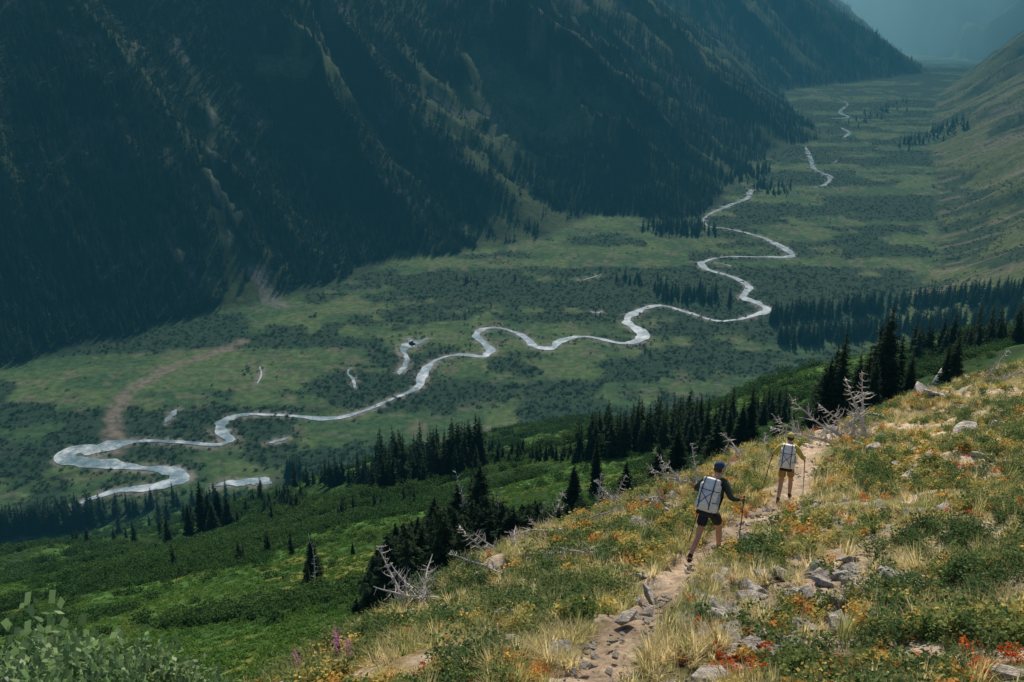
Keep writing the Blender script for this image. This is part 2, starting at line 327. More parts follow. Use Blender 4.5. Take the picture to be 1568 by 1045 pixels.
def leafball(name,seed,n,size,shape,mat,flat=.5,stems=0):
    rd=np.random.default_rng(seed);V=[];F=[];I=[]
    for _ in range(n):
        p=shape(rd);a=rd.uniform(0,6.283);el=rd.uniform(-.7,.7)
        t=np.array([math.cos(a),math.sin(a),el]);t/=np.linalg.norm(t)
        u=rd.normal(size=3)*(1-flat)+np.array([0,0,flat*1.6]);sd=np.cross(t,u);sd/=np.linalg.norm(sd)+1e-6
        L=size*rd.uniform(.6,1.3);W=L*.32;k=len(V)
        V+=[p,p+t*L*.5+sd*W,p+t*L,p+t*L*.5-sd*W];F.append((k,k+1,k+2,k+3));I.append(0)
    for _ in range(stems):
        p=shape(rd);k=len(V);V+=[np.array([-.008,0,-.05]),np.array([.008,0,-.05]),p];F.append((k,k+1,k+2));I.append(1)
    return mesh(name,V,F,[mat,M_bark],I)
def clumpy(seed,rx=1,rz=.9,nc=7,cr=.5,base=.1):
    r0=np.random.default_rng(seed);cs=[]
    for _ in range(nc):
        a=r0.uniform(0,6.28);q=r0.uniform(0,.7);cs.append((np.array([rx*q*math.cos(a),rx*q*math.sin(a),base+rz*r0.uniform(.2,.75)]),cr*r0.uniform(.6,1.2)))
    def f(rd):
        c,s=cs[rd.integers(len(cs))];d=rd.normal(size=3);d/=np.linalg.norm(d);d[2]*=.8
        p=c+d*s*rd.uniform(.6,1.05);p[2]=max(p[2],.01);return p
    return f
def tuft(name,seed,n,h,spread,mat,wd=.006):
    rd=np.random.default_rng(seed);V=[];F=[]
    for _ in range(n):
        a=rd.uniform(0,6.28);q=rd.uniform(0,spread*.5);b=np.array([q*math.cos(a),q*math.sin(a),-.02])
        a2=a+rd.normal()*.5;hh=h*rd.uniform(.4,1.15);ln=spread*rd.uniform(.2,1)
        s=np.array([-math.sin(a2),math.cos(a2),0])*wd*rd.uniform(.7,1.3);d=np.array([math.cos(a2),math.sin(a2),0])
        m_=b+d*ln*.3+np.array([0,0,hh*.62]);t=b+d*ln+np.array([0,0,hh])
        k=len(V);V+=[b-s,b+s,m_+s*.8,m_-s*.8,t];F+=[(k,k+1,k+2,k+3),(k+3,k+2,k+4)]
    return mesh(name,V,F,mat)
def rockmesh(name,seed,sx,sy,sz,n=16):
    rd=np.random.default_rng(seed);bm=bmesh.new()
    for _ in range(n):
        p=rd.uniform(-1,1,3);p/=max(abs(p));p*=rd.uniform(.6,1)
        bm.verts.new((p[0]*sx,p[1]*sy,p[2]*sz))
    r=bmesh.ops.convex_hull(bm,input=bm.verts)
    bmesh.ops.delete(bm,geom=[g_ for g_ in r['geom_interior'] if isinstance(g_,bmesh.types.BMVert)],context='VERTS')
    bmesh.ops.bevel(bm,geom=list(bm.edges),offset=min(sx,sy,sz)*.07,segments=1,affect='EDGES')
    me=bpy.data.meshes.new(name);bm.to_mesh(me);bm.free();me.materials.append(M_rock);return me
def coll(name,meshes):
    c=bpy.data.collections.new(name)
    for i_,m_ in enumerate(meshes): c.objects.link(bpy.data.objects.new('%s_variant_%02d'%(name,i_),m_))
    return c
def scatter(name,c,pts,scl,rot=None,tilt=0):
    n=len(pts)
    if n==0: return
    me=bpy.data.meshes.new(name);me.vertices.add(n);me.vertices.foreach_set('co',np.asarray(pts,np.float32).ravel())
    scl=np.asarray(scl,float)
    if scl.ndim==1: scl=np.stack([scl*rng.uniform(.85,1.15,n),scl*rng.uniform(.85,1.15,n),scl],1)
    if rot is None: rot=np.stack([rng.normal(0,tilt,n) if tilt else np.zeros(n),rng.normal(0,tilt,n) if tilt else np.zeros(n),rng.uniform(0,6.283,n)],1)
    a=me.attributes.new('scl','FLOAT_VECTOR','POINT');a.data.foreach_set('vector',scl.astype(np.float32).ravel())
    a=me.attributes.new('rot','FLOAT_VECTOR','POINT');a.data.foreach_set('vector',rot.astype(np.float32).ravel())
    a=me.attributes.new('idx','INT','POINT');a.data.foreach_set('value',rng.integers(0,len(c.objects),n).astype(np.int32))
    ob=link(bpy.data.objects.new(name,me));ng=bpy.data.node_groups.new(name,'GeometryNodeTree')
    ng.interface.new_socket('Geometry',in_out='INPUT',socket_type='NodeSocketGeometry');ng.interface.new_socket('Geometry',in_out='OUTPUT',socket_type='NodeSocketGeometry')
    gi=ng.nodes.new('NodeGroupInput');go=ng.nodes.new('NodeGroupOutput');ip=ng.nodes.new('GeometryNodeInstanceOnPoints')
    ci=ng.nodes.new('GeometryNodeCollectionInfo');ci.inputs['Collection'].default_value=c;ci.inputs['Separate Children'].default_value=True;ci.inputs['Reset Children'].default_value=True
    def na_(nm,ty):
        q_=ng.nodes.new('GeometryNodeInputNamedAttribute');q_.data_type=ty;q_.inputs['Name'].default_value=nm;return q_.outputs[0]
    L=ng.links.new;L(gi.outputs[0],ip.inputs['Points']);L(ci.outputs[0],ip.inputs['Instance']);ip.inputs['Pick Instance'].default_value=True
    L(na_('idx','INT'),ip.inputs['Instance Index']);L(na_('rot','FLOAT_VECTOR'),ip.inputs['Rotation']);L(na_('scl','FLOAT_VECTOR'),ip.inputs['Scale']);L(ip.outputs[0],go.inputs[0])
    mo=ob.modifiers.new('scatter','NODES');mo.node_group=ng;return ob
near_con=[conifer('fir_near_%d'%i_,100+i_,56,15,5,R0=rr0) for i_,rr0 in enumerate([.12,.15,.11,.17])]
far_con=coll('fir_distant',[conifer('fir_far_%d'%i_,200+i_,13,7,1,R0=r0,bare=.03,mat=M_needle_shaded) for i_,r0 in enumerate([.15,.17,.13])])
mid_con=coll('fir_mid',[conifer('fir_mid_%d'%i_,300+i_,28,10,2,R0=r0) for i_,r0 in enumerate([.13,.16,.11,.14])])

def polar(n,a0,a1,r0,r1,p=1.0):
    a=np.radians(rng.uniform(a0,a1,n));u=rng.uniform(0,1,n);r_=r0+(r1-r0)*u**p;return r_*np.sin(a),r_*np.cos(a)
x,y=polar(150000,-36,30,1150,6000,1.3)
z,ins_,lf,rt,dl_,dr_,tl_,tr_,w_,e_,_=H(x,y,True)
cmv=clear_mask(x,y,dl_,tl_);gd,_=pdist(x,y,GUL);gd2,_=pdist(x,y,GUL2)
wv=fbm(x/50,y/50,3,111)
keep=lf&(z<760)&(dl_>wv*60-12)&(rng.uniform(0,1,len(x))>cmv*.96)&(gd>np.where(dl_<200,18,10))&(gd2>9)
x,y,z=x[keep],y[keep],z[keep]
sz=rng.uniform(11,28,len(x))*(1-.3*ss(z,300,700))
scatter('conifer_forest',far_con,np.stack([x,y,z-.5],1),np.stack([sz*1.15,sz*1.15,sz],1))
low_bush=coll('willow_distant',[leafball('willow_%d'%i_,400+i_,70,.38,clumpy(410+i_,1.3,.8,8,.5),M_willow) for i_ in range(3)])
x,y=polar(170000,-36,32,700,4200,1.0)
z,ins_,lf,rt,dl_,dr_,tl_,tr_,w_,e_,_=H(x,y,True)
s_=shrub_mask(x,y);rd_=rivd(x,y);wd_,_=pdist(x,y,WASH)
keep=(ins_|(rt&(y>1100)))&(rd_>3.0)&(wd_>13+4*np.sin(x/9))&((rng.uniform(0,1,len(x))<np.where(rt,ss(fbm(x/70,y/110,4,95),.47,.55)*.7,s_*.97)+.012)|((rd_<22)&(rng.uniform(0,1,len(x))<.5*ss(fbm(x/30,y/30,2,6),.4,.55))))
x,y,z=x[keep],y[keep],z[keep]
scatter('willow_thicket',low_bush,np.stack([x,y,z-.3],1),.6+2.2*rng.uniform(0,1,len(x))**1.6)
ald=coll('alder',[leafball('alder_%d'%i_,500+i_,330,.17,clumpy(510+i_,1,.9,9,.45),M_alder) for i_ in range(4)])
frn=coll('fern',[leafball('fern_%d'%i_,530+i_,200,.24,clumpy(540+i_,1,.45,9,.4,.0),M_fern) for i_ in range(3)])
def nearslope(n,p,rmin,mode):
    x,y=polar(n,-40,32,rmin,1150,p)
    z,ins_,lf,rt,dl_,dr_,tl_,tr_,w_,e_,_=H(x,y,True);r_=np.hypot(x,y)
    am=ss(fbm(x/30+fbm(x/16,y/16,2,8)*1.5,y/26,4,121),.47,.52)
    pr=am*.97+.02 if mode==0 else 1-am*.85
    k_=rt&(e_>6+.05*r_)&(rng.uniform(0,1,n)<pr)
    return x[k_],y[k_],z[k_],r_[k_]
x,y,z,r_=nearslope(85000,1.35,22,0)
scatter('alder_thicket',ald,np.stack([x,y,z-.3],1),rng.uniform(.8,2.1,len(x))*(.7+.9*ss(r_,60,400)))
x,y,z,r_=nearslope(90000,1.6,18,1)
scatter('fern_meadow',frn,np.stack([x,y,z-.12],1),rng.uniform(.35,.8,len(x))*(.8+1.0*ss(r_,60,400)))
def stand(name,specs):
    P=[];S=[]
    for (x0,y0,x1,y1,n,hp) in specs:
        for _ in range(n):
            t=rng.uniform();px=x0+(x1-x0)*t+rng.normal(0,8);py=y0+(y1-y0)*t+rng.uniform(-8,8)
            X_,Y_=sight(px,py);h0=hz(X_,Y_);D=math.sqrt(X_*X_+Y_*Y_+(CAMZ-h0)**2);P.append((X_,Y_,h0-.4));S.append(min(27,hp*D/1524*1.08*rng.uniform(.45,1.15)))
    S=np.array(S);scatter(name,mid_con,np.array(P),np.stack([S*1.15,S*1.15,S],1))
stand('conifer_stand',[(440,738,590,745,45,44),(580,738,735,715,110,72),(720,700,900,705,50,28),(890,700,1065,675,110,70),(0,820,150,800,85,64),(150,790,440,770,40,34),(1180,490,1300,478,60,34),(1200,525,1568,490,200,40),(1290,480,1568,455,150,38),(1060,660,1220,640,30,50),(380,805,470,765,22,30),(100,840,300,800,14,40),(1400,545,1568,520,40,50),(150,900,470,840,8,46),(500,800,620,770,10,40)])
stand('valley_conifers',[(1010,450,1110,462,50,24),(705,433,722,430,5,14),(778,432,784,432,2,11),(940,425,1000,432,14,16),(905,470,920,478,4,11),(1000,350,1080,355,70,20),(1160,285,1200,295,40,14),(930,540,1000,535,3,9),(1380,225,1480,190,60,14),(1300,190,1390,160,40,8),(560,505,800,470,10,9),(1110,275,1170,262,60,16)])

def at(px,py,r):
    d=ray(px,py);k_=r/math.hypot(d[0],d[1]);return d[0]*k_,d[1]*k_,CAMZ+d[2]*k_
def fir(px,ytop,r,v,wid=1.0):
    x,y,zt=at(px,ytop,r);g_=hz(x,y)-.3;h=max(2.,zt-g_)
    o_=link(bpy.data.objects.new('fir_tree',near_con[v%4]));o_.location=(x,y,g_);o_.scale=(h*wid,h*wid,h);o_.rotation_euler=(0,0,random.random()*6.28);return h
for a in[(303,735,260,0,1.2),(330,748,262,1,1.2),(316,752,258,2,1.4),(285,770,262,3,.9),(345,756,257,1,1.2),(362,780,256,2,1.1),(322,770,250,3,1.3),(388,835,190,0,1),(253,790,250,1,1),(237,830,215,2,1),(475,820,85,3,1.1),(483,850,84,0,1),(470,862,82,2,1.1),(540,840,100,1,1),(437,840,140,2,.9),(735,705,72,3,1.2),(722,730,74,0,1.3),(700,740,76,1,1.6),(665,760,78,3,1.6),(640,790,80,1,1.7),(680,775,76,0,1.8),(755,760,74,2,1.5),(605,800,82,3,1.6),(570,850,78,1,1.4),(1298,505,95,0,1),(1285,525,97,2,1.1),(1370,466,100,1,1.0),(1352,495,102,3,1.0),(1362,485,99,2,1.1),(1335,530,90,2,1.1),(1345,545,88,0,1.2),(1385,510,104,0,1.1),(1400,540,98,3,1),(1470,515,120,1,1.2),(1455,525,120,2,1.2),(1320,540,92,1,1.1),(1275,545,96,3,1.2),(1155,590,120,0,1.1),(1140,615,118,3,1.1),(1120,625,122,1,1.1),(1195,612,130,2,.9),(1085,625,130,1,1.1),(1060,640,135,3,1),(1250,590,110,2,1),(915,665,110,0,1),(880,710,90,1,1.3),(820,765,80,3,1.8),(1075,605,170,0,1),(1268,555,100,3,1.2),(1040,650,90,1,1.3),(1100,640,75,3,1.5),(1010,680,70,1,1.5),(960,705,75,0,1.6)]: fir(*a)
kr=coll('krummholz',[conifer('krum_%d'%i_,600+i_,20,16,4,R0=.5,bare=.02,mat=M_krum) for i_ in range(4)])
P=[];S=[]
for i_ in range(330):
    j=rng.uniform(4.3,len(EDGE)-3.8);a_=int(j);q_=EDGE[a_]+(EDGE[a_+1]-EDGE[a_])*(j-a_);rr_=np.hypot(*q_);off=rng.uniform(.3,6)+.03*rr_
    tv=EDGE[a_+1]-EDGE[a_];tv/=np.linalg.norm(tv);q_=q_+np.array([-tv[1],tv[0]])*off
    if fbm(np.array([q_[0]/5]),np.array([q_[1]/5]),2,15)[0]<.42: continue
    P.append((q_[0],q_[1],hz(*q_)-.2));S.append(rng.uniform(.8,2.3)*(.5+.5*min(1,rr_/35))*(.5+.5*min(1,off/4)))
TOPS=[(530,915),(570,850),(600,805),(650,775),(700,752),(740,745),(790,765),(840,762),(880,760),(930,740),(1000,705),(1080,680),(1160,665),(1240,640)]
for i_ in range(560):
    px=rng.uniform(560,1240) if i_%4==0 else rng.uniform(530,900);rr_=rng.uniform(56,96)*(1+.5*(px>900));tp=np.interp(px,[t_[0] for t_ in TOPS],[t_[1] for t_ in TOPS])+rng.uniform(0,80)
    X_,Y_,_z=at(px,tp,rr_);g_=hz(X_,Y_);h_=_z-g_
    if h_<.8: continue
    P.append((X_,Y_,g_-.2));S.append(min(h_,8))
S=np.array(S);scatter('krummholz_fir',kr,np.array(P),np.stack([np.minimum(S,5)*.9,np.minimum(S,5)*.9,S],1),tilt=.08)

# ------------------------------------------------------------ foreground vegetation
herb=coll('meadow_herb',[leafball('herb_%d'%i_,700+i_,170,.045,clumpy(710+i_,.24,.22,8,.10,.0),M_herb,.4,12) for i_ in range(6)])
gr=coll('meadow_grass',[tuft('grass_%d'%i_,720+i_,60,hh_,sp_,M_grass,.005) for i_,(hh_,sp_) in enumerate([(.26,.2),(.2,.24),(.34,.22),(.16,.2)])])
rdp=coll('autumn_plant',[leafball('redleaf_%d'%i_,730+i_,120,.045,clumpy(740+i_,.2,.18,6,.09,.0),M_red,.4,8) for i_ in range(3)])
grn=coll('low_shrub',[leafball('lowshrub_%d'%i_,750+i_,420,.045,clumpy(760+i_,.42,.36,9,.18,.0),M_green,.4,16) for i_ in range(4)])
def fgpts(n,r0,r1,p,thr=None,seed=0,sc_=2.,emax=8,tr_=.45,fz=.09):
    x,y=polar(n,-40,40,r0,r1,p);z,_,_,_,_,_,_,_,w_,e_,_=H(x,y,True);r_=np.hypot(x,y)
    k_=(e_<emax+.05*r_)&(r_<150)
    d1,_=pdist(x,y,TRAIL);d2,_=pdist(x,y,SCAR);k_&=(d1>tr_+.35*rng.uniform(0,1,n)**2)&((d2>.9)|(rng.uniform(0,1,n)<.25))
    if thr is not None: k_&=fbm(x/sc_,y/sc_,3,seed)>thr+rng.uniform(-fz,fz,n)
    return x[k_],y[k_],z[k_]
x,y,z=fgpts(36000,4,95,1.15,thr=.47,seed=131,sc_=1.4,tr_=.35);scatter('meadow_grass',gr,np.stack([x,y,z],1),rng.uniform(.45,1.2,len(x))*(1+.008*np.hypot(x,y)),tilt=.2)
x,y,z=fgpts(38000,4,110,1.15,thr=.48,seed=132,sc_=1.5,fz=.06);scatter('meadow_herb',herb,np.stack([x,y,z],1),rng.uniform(.45,1.3,len(x))*(1+.008*np.hypot(x,y)),tilt=.15)
x,y,z=fgpts(12000,4,90,1.15,thr=.56,seed=133,sc_=1.3);scatter('autumn_plant',rdp,np.stack([x,y,z],1),rng.uniform(.3,.8,len(x))*(1+.006*np.hypot(x,y)),tilt=.15)
x,y,z=fgpts(14000,4,110,1.2,thr=.55,seed=134,sc_=1.8,emax=12,tr_=.75);scatter('low_shrub',grn,np.stack([x,y,z],1),rng.uniform(.35,1.1,len(x))*(1+.008*np.hypot(x,y)),tilt=.12)
stn=coll('loose_stone',[rockmesh('stone_%d'%i_,800+i_,1,.8,.4) for i_ in range(8)])
x,y=polar(30000,-40,40,4,90,1.1);z,_,_,_,_,_,_,_,w_,e_,_=H(x,y,True);d1,_=pdist(x,y,TRAIL);u_=rng.uniform(0,1,len(x))
k_=(e_<4)&((fbm(x/1.8,y/1.8,3,141)>.54)|((d1<.6)&(u_<.35)));x,y,z,u_,d1=x[k_],y[k_],z[k_],u_[k_],d1[k_]
sz=.02+.25*rng.uniform(0,1,len(x))**4.5;sz=np.where(d1<.55,np.minimum(sz,.07),sz);scatter('loose_stones',stn,np.stack([x,y,z+sz*.12],1),sz,tilt=.3)
rk=[rockmesh('boulder_mesh_%d'%i_,850+i_,1,.75,.4,15) for i_ in range(8)]
for i_,(px,py,wpx) in enumerate([(1345,632,24),(1395,738,30),(1410,725,18),(1448,592,28),(1415,602,24),(1478,600,16),(1432,606,18),(1462,585,20),(810,908,24),(800,895,14),(985,808,24),(970,800,14),(1000,915,24),(962,948,20),(1100,885,22),(1075,890,14),(1160,972,14),(1225,968,18),(1482,665,24),(1460,672,16),(1297,857,20),(1050,800,14),(1190,870,12),(1380,720,18),(1340,690,20),(700,950,16),(740,925,12),(880,870,12),(1290,770,12),(1500,700,14),(1540,655,16),(1430,700,14),(1385,860,14),(900,800,12),(970,925,14),(990,938,12),(1125,880,12),(820,900,14),(1350,640,14),(1270,660,12)]):
    X_,Y_=sight(px,py);D_=math.hypot(X_,Y_,CAMZ-hz(X_,Y_));s_=wpx*D_/1524
    o_=link(bpy.data.objects.new('boulder',rk[i_%8]));o_.location=(X_,Y_,hz(X_,Y_)+s_*.12);o_.scale=(s_,s_*random.uniform(.7,1.1),s_*random.uniform(.6,1.1));o_.rotation_euler=(random.uniform(-.5,.1),random.uniform(-.3,.3),random.random()*6.28)
M_alnear=leafmat('near_alder_leaves',[(0,(.11,.21,.085)),(.6,(.19,.30,.13)),(1,(.32,.41,.21))],.8,.3,.45,.45,.3)
big=[leafball('alder_shrub_%d'%i_,900+i_,2600,.10,clumpy(910+i_,1,1.3,15,.42,.1),M_alnear,.5,40) for i_ in range(2)]
for (px,py,r_,s_) in[(40,945,10.5,1.1),(130,955,10,.95),(210,970,9.6,.8),(-30,940,12,1.2),(90,940,13,1.0),(10,985,9,.9),(270,995,10,.6),(165,990,9,.7),(60,1000,8.6,.7)]:
    x,y,z=at(px,py,r_);g_=hz(x,y);o_=link(bpy.data.objects.new('alder_shrub',random.choice(big)));hh=max(.8,(z-g_))
    o_.location=(x,y,g_-.1);o_.scale=(s_,s_,hh/1.35);o_.rotation_euler=(0,0,random.random()*6)
fwm=leafball('fireweed_mesh',950,90,.03,lambda rd:np.array([rd.normal()*.03,rd.normal()*.03,rd.uniform(.3,.6)]),M_pink,.2,6)
for (px,py) in[(515,1020),(523,1012),(535,1024),(462,1045)]:
    X_,Y_=sight(px,py);o_=link(bpy.data.objects.new('fireweed',fwm));o_.location=(X_,Y_,hz(X_,Y_));o_.scale=(.8,.8,.9);o_.rotation_euler=(random.uniform(-.15,.15),.1,random.random()*6)

# ------------------------------------------------------------ dead wood
def tube(V,F,pts,rad,k=5):
    pts=[Vector(p) for p in pts];o_=len(V)
    for i_,p in enumerate(pts):
        d_=(pts[min(i_+1,len(pts)-1)]-pts[max(i_-1,0)]).normalized();a_=d_.orthogonal().normalized();b_=d_.cross(a_)
        for j in range(k): t=2*math.pi*j/k;V.append(tuple(p+(a_*math.cos(t)+b_*math.sin(t))*rad[i_]))
    for i_ in range(len(pts)-1):
        for j in range(k): F.append((o_+i_*k+j,o_+i_*k+(j+1)%k,o_+(i_+1)*k+(j+1)%k,o_+(i_+1)*k+j))
def snag(name,seed,L=1.0,r=.022,nb=26,spread=.3):
    rd=random.Random(seed);V=[];F=[]
    p=Vector((0,0,-.05));d_=Vector((rd.uniform(-.2,.2),rd.uniform(-.2,.2),1));pts=[p.copy()];n=8
    for i_ in range(n):
        d_=(d_+Vector((rd.uniform(-.2,.2),rd.uniform(-.2,.2),rd.uniform(-.05,.1)))).normalized();p=p+d_*L/n;pts.append(p.copy())
    tube(V,F,pts,[r*(1-.85*i_/n) for i_ in range(n+1)],6)
    for _ in range(nb):
        t=rd.uniform(.1,.97)*n;i_=min(n-1,int(t));b0=pts[i_].lerp(pts[i_+1],t-i_);a=rd.random()*6.28
        dd=Vector((math.cos(a),math.sin(a),rd.uniform(-.2,.7))).normalized();ln=spread*L*(1-.6*t/n)*rd.uniform(.3,1);q=[b0];c_=b0.copy()
        for s in range(4):
            dd=(dd+Vector((rd.uniform(-.3,.3),rd.uniform(-.3,.3),rd.uniform(-.1,.3)))).normalized();c_=c_+dd*ln/4;q.append(c_.copy())
        tube(V,F,q,[r*.35,r*.27,r*.2,r*.13,r*.05],4)
        for s in(1,2,3):
            d2=(dd+Vector((rd.uniform(-1,1),rd.uniform(-1,1),rd.uniform(-.4,.6)))).normalized();tube(V,F,[q[s],q[s]+d2*ln*.3],[r*.15,r*.03],3)
    return mesh(name,V,F,M_dead)
sn=[snag('snag_mesh_%d'%i_,960+i_,nb=34 if i_<4 else 34,spread=.36 if i_<4 else .12,r=.026 if i_<4 else .013) for i_ in range(6)]
for (px,py,r_,hpx,tx,ty) in[(1335,640,34,80,.1,-.1),(1305,640,33,80,-.1,-1.0),(1290,632,35,75,.2,-1.2),(1325,625,36,70,0,.4),(1315,630,34,70,.2,-.6),(1300,622,37,70,-.2,-1.3),(1340,620,37,60,.3,-.8),(1070,725,26,75,.3,-1.2),(1050,735,25,75,-.2,-.9),(1095,722,27,60,.2,.8),(1030,745,24,65,.1,-1.3),(925,795,24,75,.1,1.1),(940,785,25,65,-.2,1.2),(910,780,27,65,-.2,.9),(775,815,26,65,.1,-.5),(790,810,26,65,.3,-.9),(845,790,27,65,.1,.3),(820,800,28,65,.2,.7),(860,800,26,60,.2,-.9),(1515,552,60,60,.1,1.35),(1500,548,60,40,.1,1.1),(1150,690,30,45,.2,.9),(1085,690,40,60,0,.2)]:
    x,y,z=at(px,py,r_);g_=hz(x,y);hm=hpx*r_/1524*1.15;ex=max(0,z-g_)
    o_=link(bpy.data.objects.new('dead_snag',random.choice(sn[:4])));s_=min(3.3,hm+ex*.7)
    o_.location=(x,y,g_-.0);o_.scale=(s_,s_,s_);o_.rotation_euler=(tx,ty*.85,random.uniform(-.4,.4))
for (px,py,r_) in[(732,706,70),(742,735,67),(722,750,68),(478,815,80),(1050,690,60),(838,745,68)]:
    x,y,z=at(px,py,r_);g_=hz(x,y);s_=max(2,z-g_);o_=link(bpy.data.objects.new('dead_fir',sn[4+int(px)%2]));o_.location=(x,y,g_);o_.scale=(s_,s_,s_);o_.rotation_euler=(random.uniform(-.06,.06),random.uniform(-.06,.06),random.random()*6)
tw_c=coll('driftwood',[s_ for s_ in sn[:4]])
j=rng.uniform(3.2,8,42);P=[]
for jj in j:
    a_=int(jj);q_=EDGE[a_]+(EDGE[a_+1]-EDGE[a_])*(jj-a_);tv=EDGE[a_+1]-EDGE[a_];tv/=np.linalg.norm(tv);q_=q_+np.array([-tv[1],tv[0]])*rng.uniform(-3.,1.5);P.append((q_[0],q_[1],hz(*q_)+.08))
scatter('fallen_branches',tw_c,np.array(P),rng.uniform(.7,1.7,len(P)),rot=np.stack([rng.normal(0,.2,len(P)),1.4+rng.normal(0,.15,len(P)),rng.uniform(0,6.28,len(P))],1))

# ------------------------------------------------------------ hikers
def skin(name,verts,edges,rad,mat,par,sub=2,root=0):
    me=bpy.data.meshes.new(name);me.from_pydata(verts,edges,[]);me.materials.append(mat)
    ob=link(bpy.data.objects.new(name,me),par);sk=ob.modifiers.new('skin','SKIN');sk.use_smooth_shade=True
    for i_,r_ in enumerate(rad):
        q_=me.skin_vertices[0].data[i_];q_.radius=(r_,r_) if not isinstance(r_,tuple) else r_;q_.use_root=(i_==root)
    s_=ob.modifiers.new('sub','SUBSURF');s_.levels=sub;s_.render_levels=sub;return ob
def rbox(name,loc,size,mat,par,bev=.05,rot=(0,0,0),taper=1.0,seg=3):
    bm=bmesh.new();bmesh.ops.create_cube(bm,size=1)
    for v in bm.verts:
        if v.co.z>0: v.co.x*=taper;v.co.y*=taper
        v.co=Vector((v.co.x*size[0],v.co.y*size[1],v.co.z*size[2]))
    bmesh.ops.bevel(bm,geom=list(bm.edges),offset=bev,segments=seg,affect='EDGES',profile=.6)
    me=bpy.data.meshes.new(name);bm.to_mesh(me);bm.free();me.materials.append(mat)
    for p in me.polygons: p.use_smooth=True
    ob=link(bpy.data.objects.new(name,me),par);ob.location=loc;ob.rotation_euler=rot;return ob
def tubes(name,paths,mat,par,k=8):
    V=[];F=[]
    for pts,rad in paths: tube(V,F,pts,rad,k)
    return link(bpy.data.objects.new(name,mesh(name,V,F,mat,smooth=True)),par)
def ball(name,loc,s,mat,par,fn=None,seg=24):
    bm=bmesh.new();bmesh.ops.create_uvsphere(bm,u_segments=seg,v_segments=seg//2+4,radius=1)
    for v in bm.verts:
        if fn: v.co=Vector(fn(v.co))
        v.co=Vector((v.co.x*s[0],v.co.y*s[1],v.co.z*s[2]))
    me=bpy.data.meshes.new(name);bm.to_mesh(me);bm.free();me.materials.append(mat)
    for p in me.polygons:p.use_smooth=True
    ob=link(bpy.data.objects.new(name,me),par);ob.location=loc;return ob
M_skin=simple('skin',(.52,.30,.20),.55,.08,10);M_hair=simple('hair',(.05,.03,.02),.8,.3,40)
M_pack=simple('pack_fabric',(.84,.84,.82),.7,.10,9,.4);M_strap=simple('black_webbing',(.025,.025,.028),.7,.2,20)
M_pole=simple('pole_alloy',(.08,.08,.09),.35,.1,20,metal=.6);M_shoe=simple('shoe',(.04,.04,.045),.7,.3,20)
M_eye=simple('eye',(.03,.02,.02),.2,.1,5);M_lip=simple('lips',(.35,.12,.1),.5,.1,5)
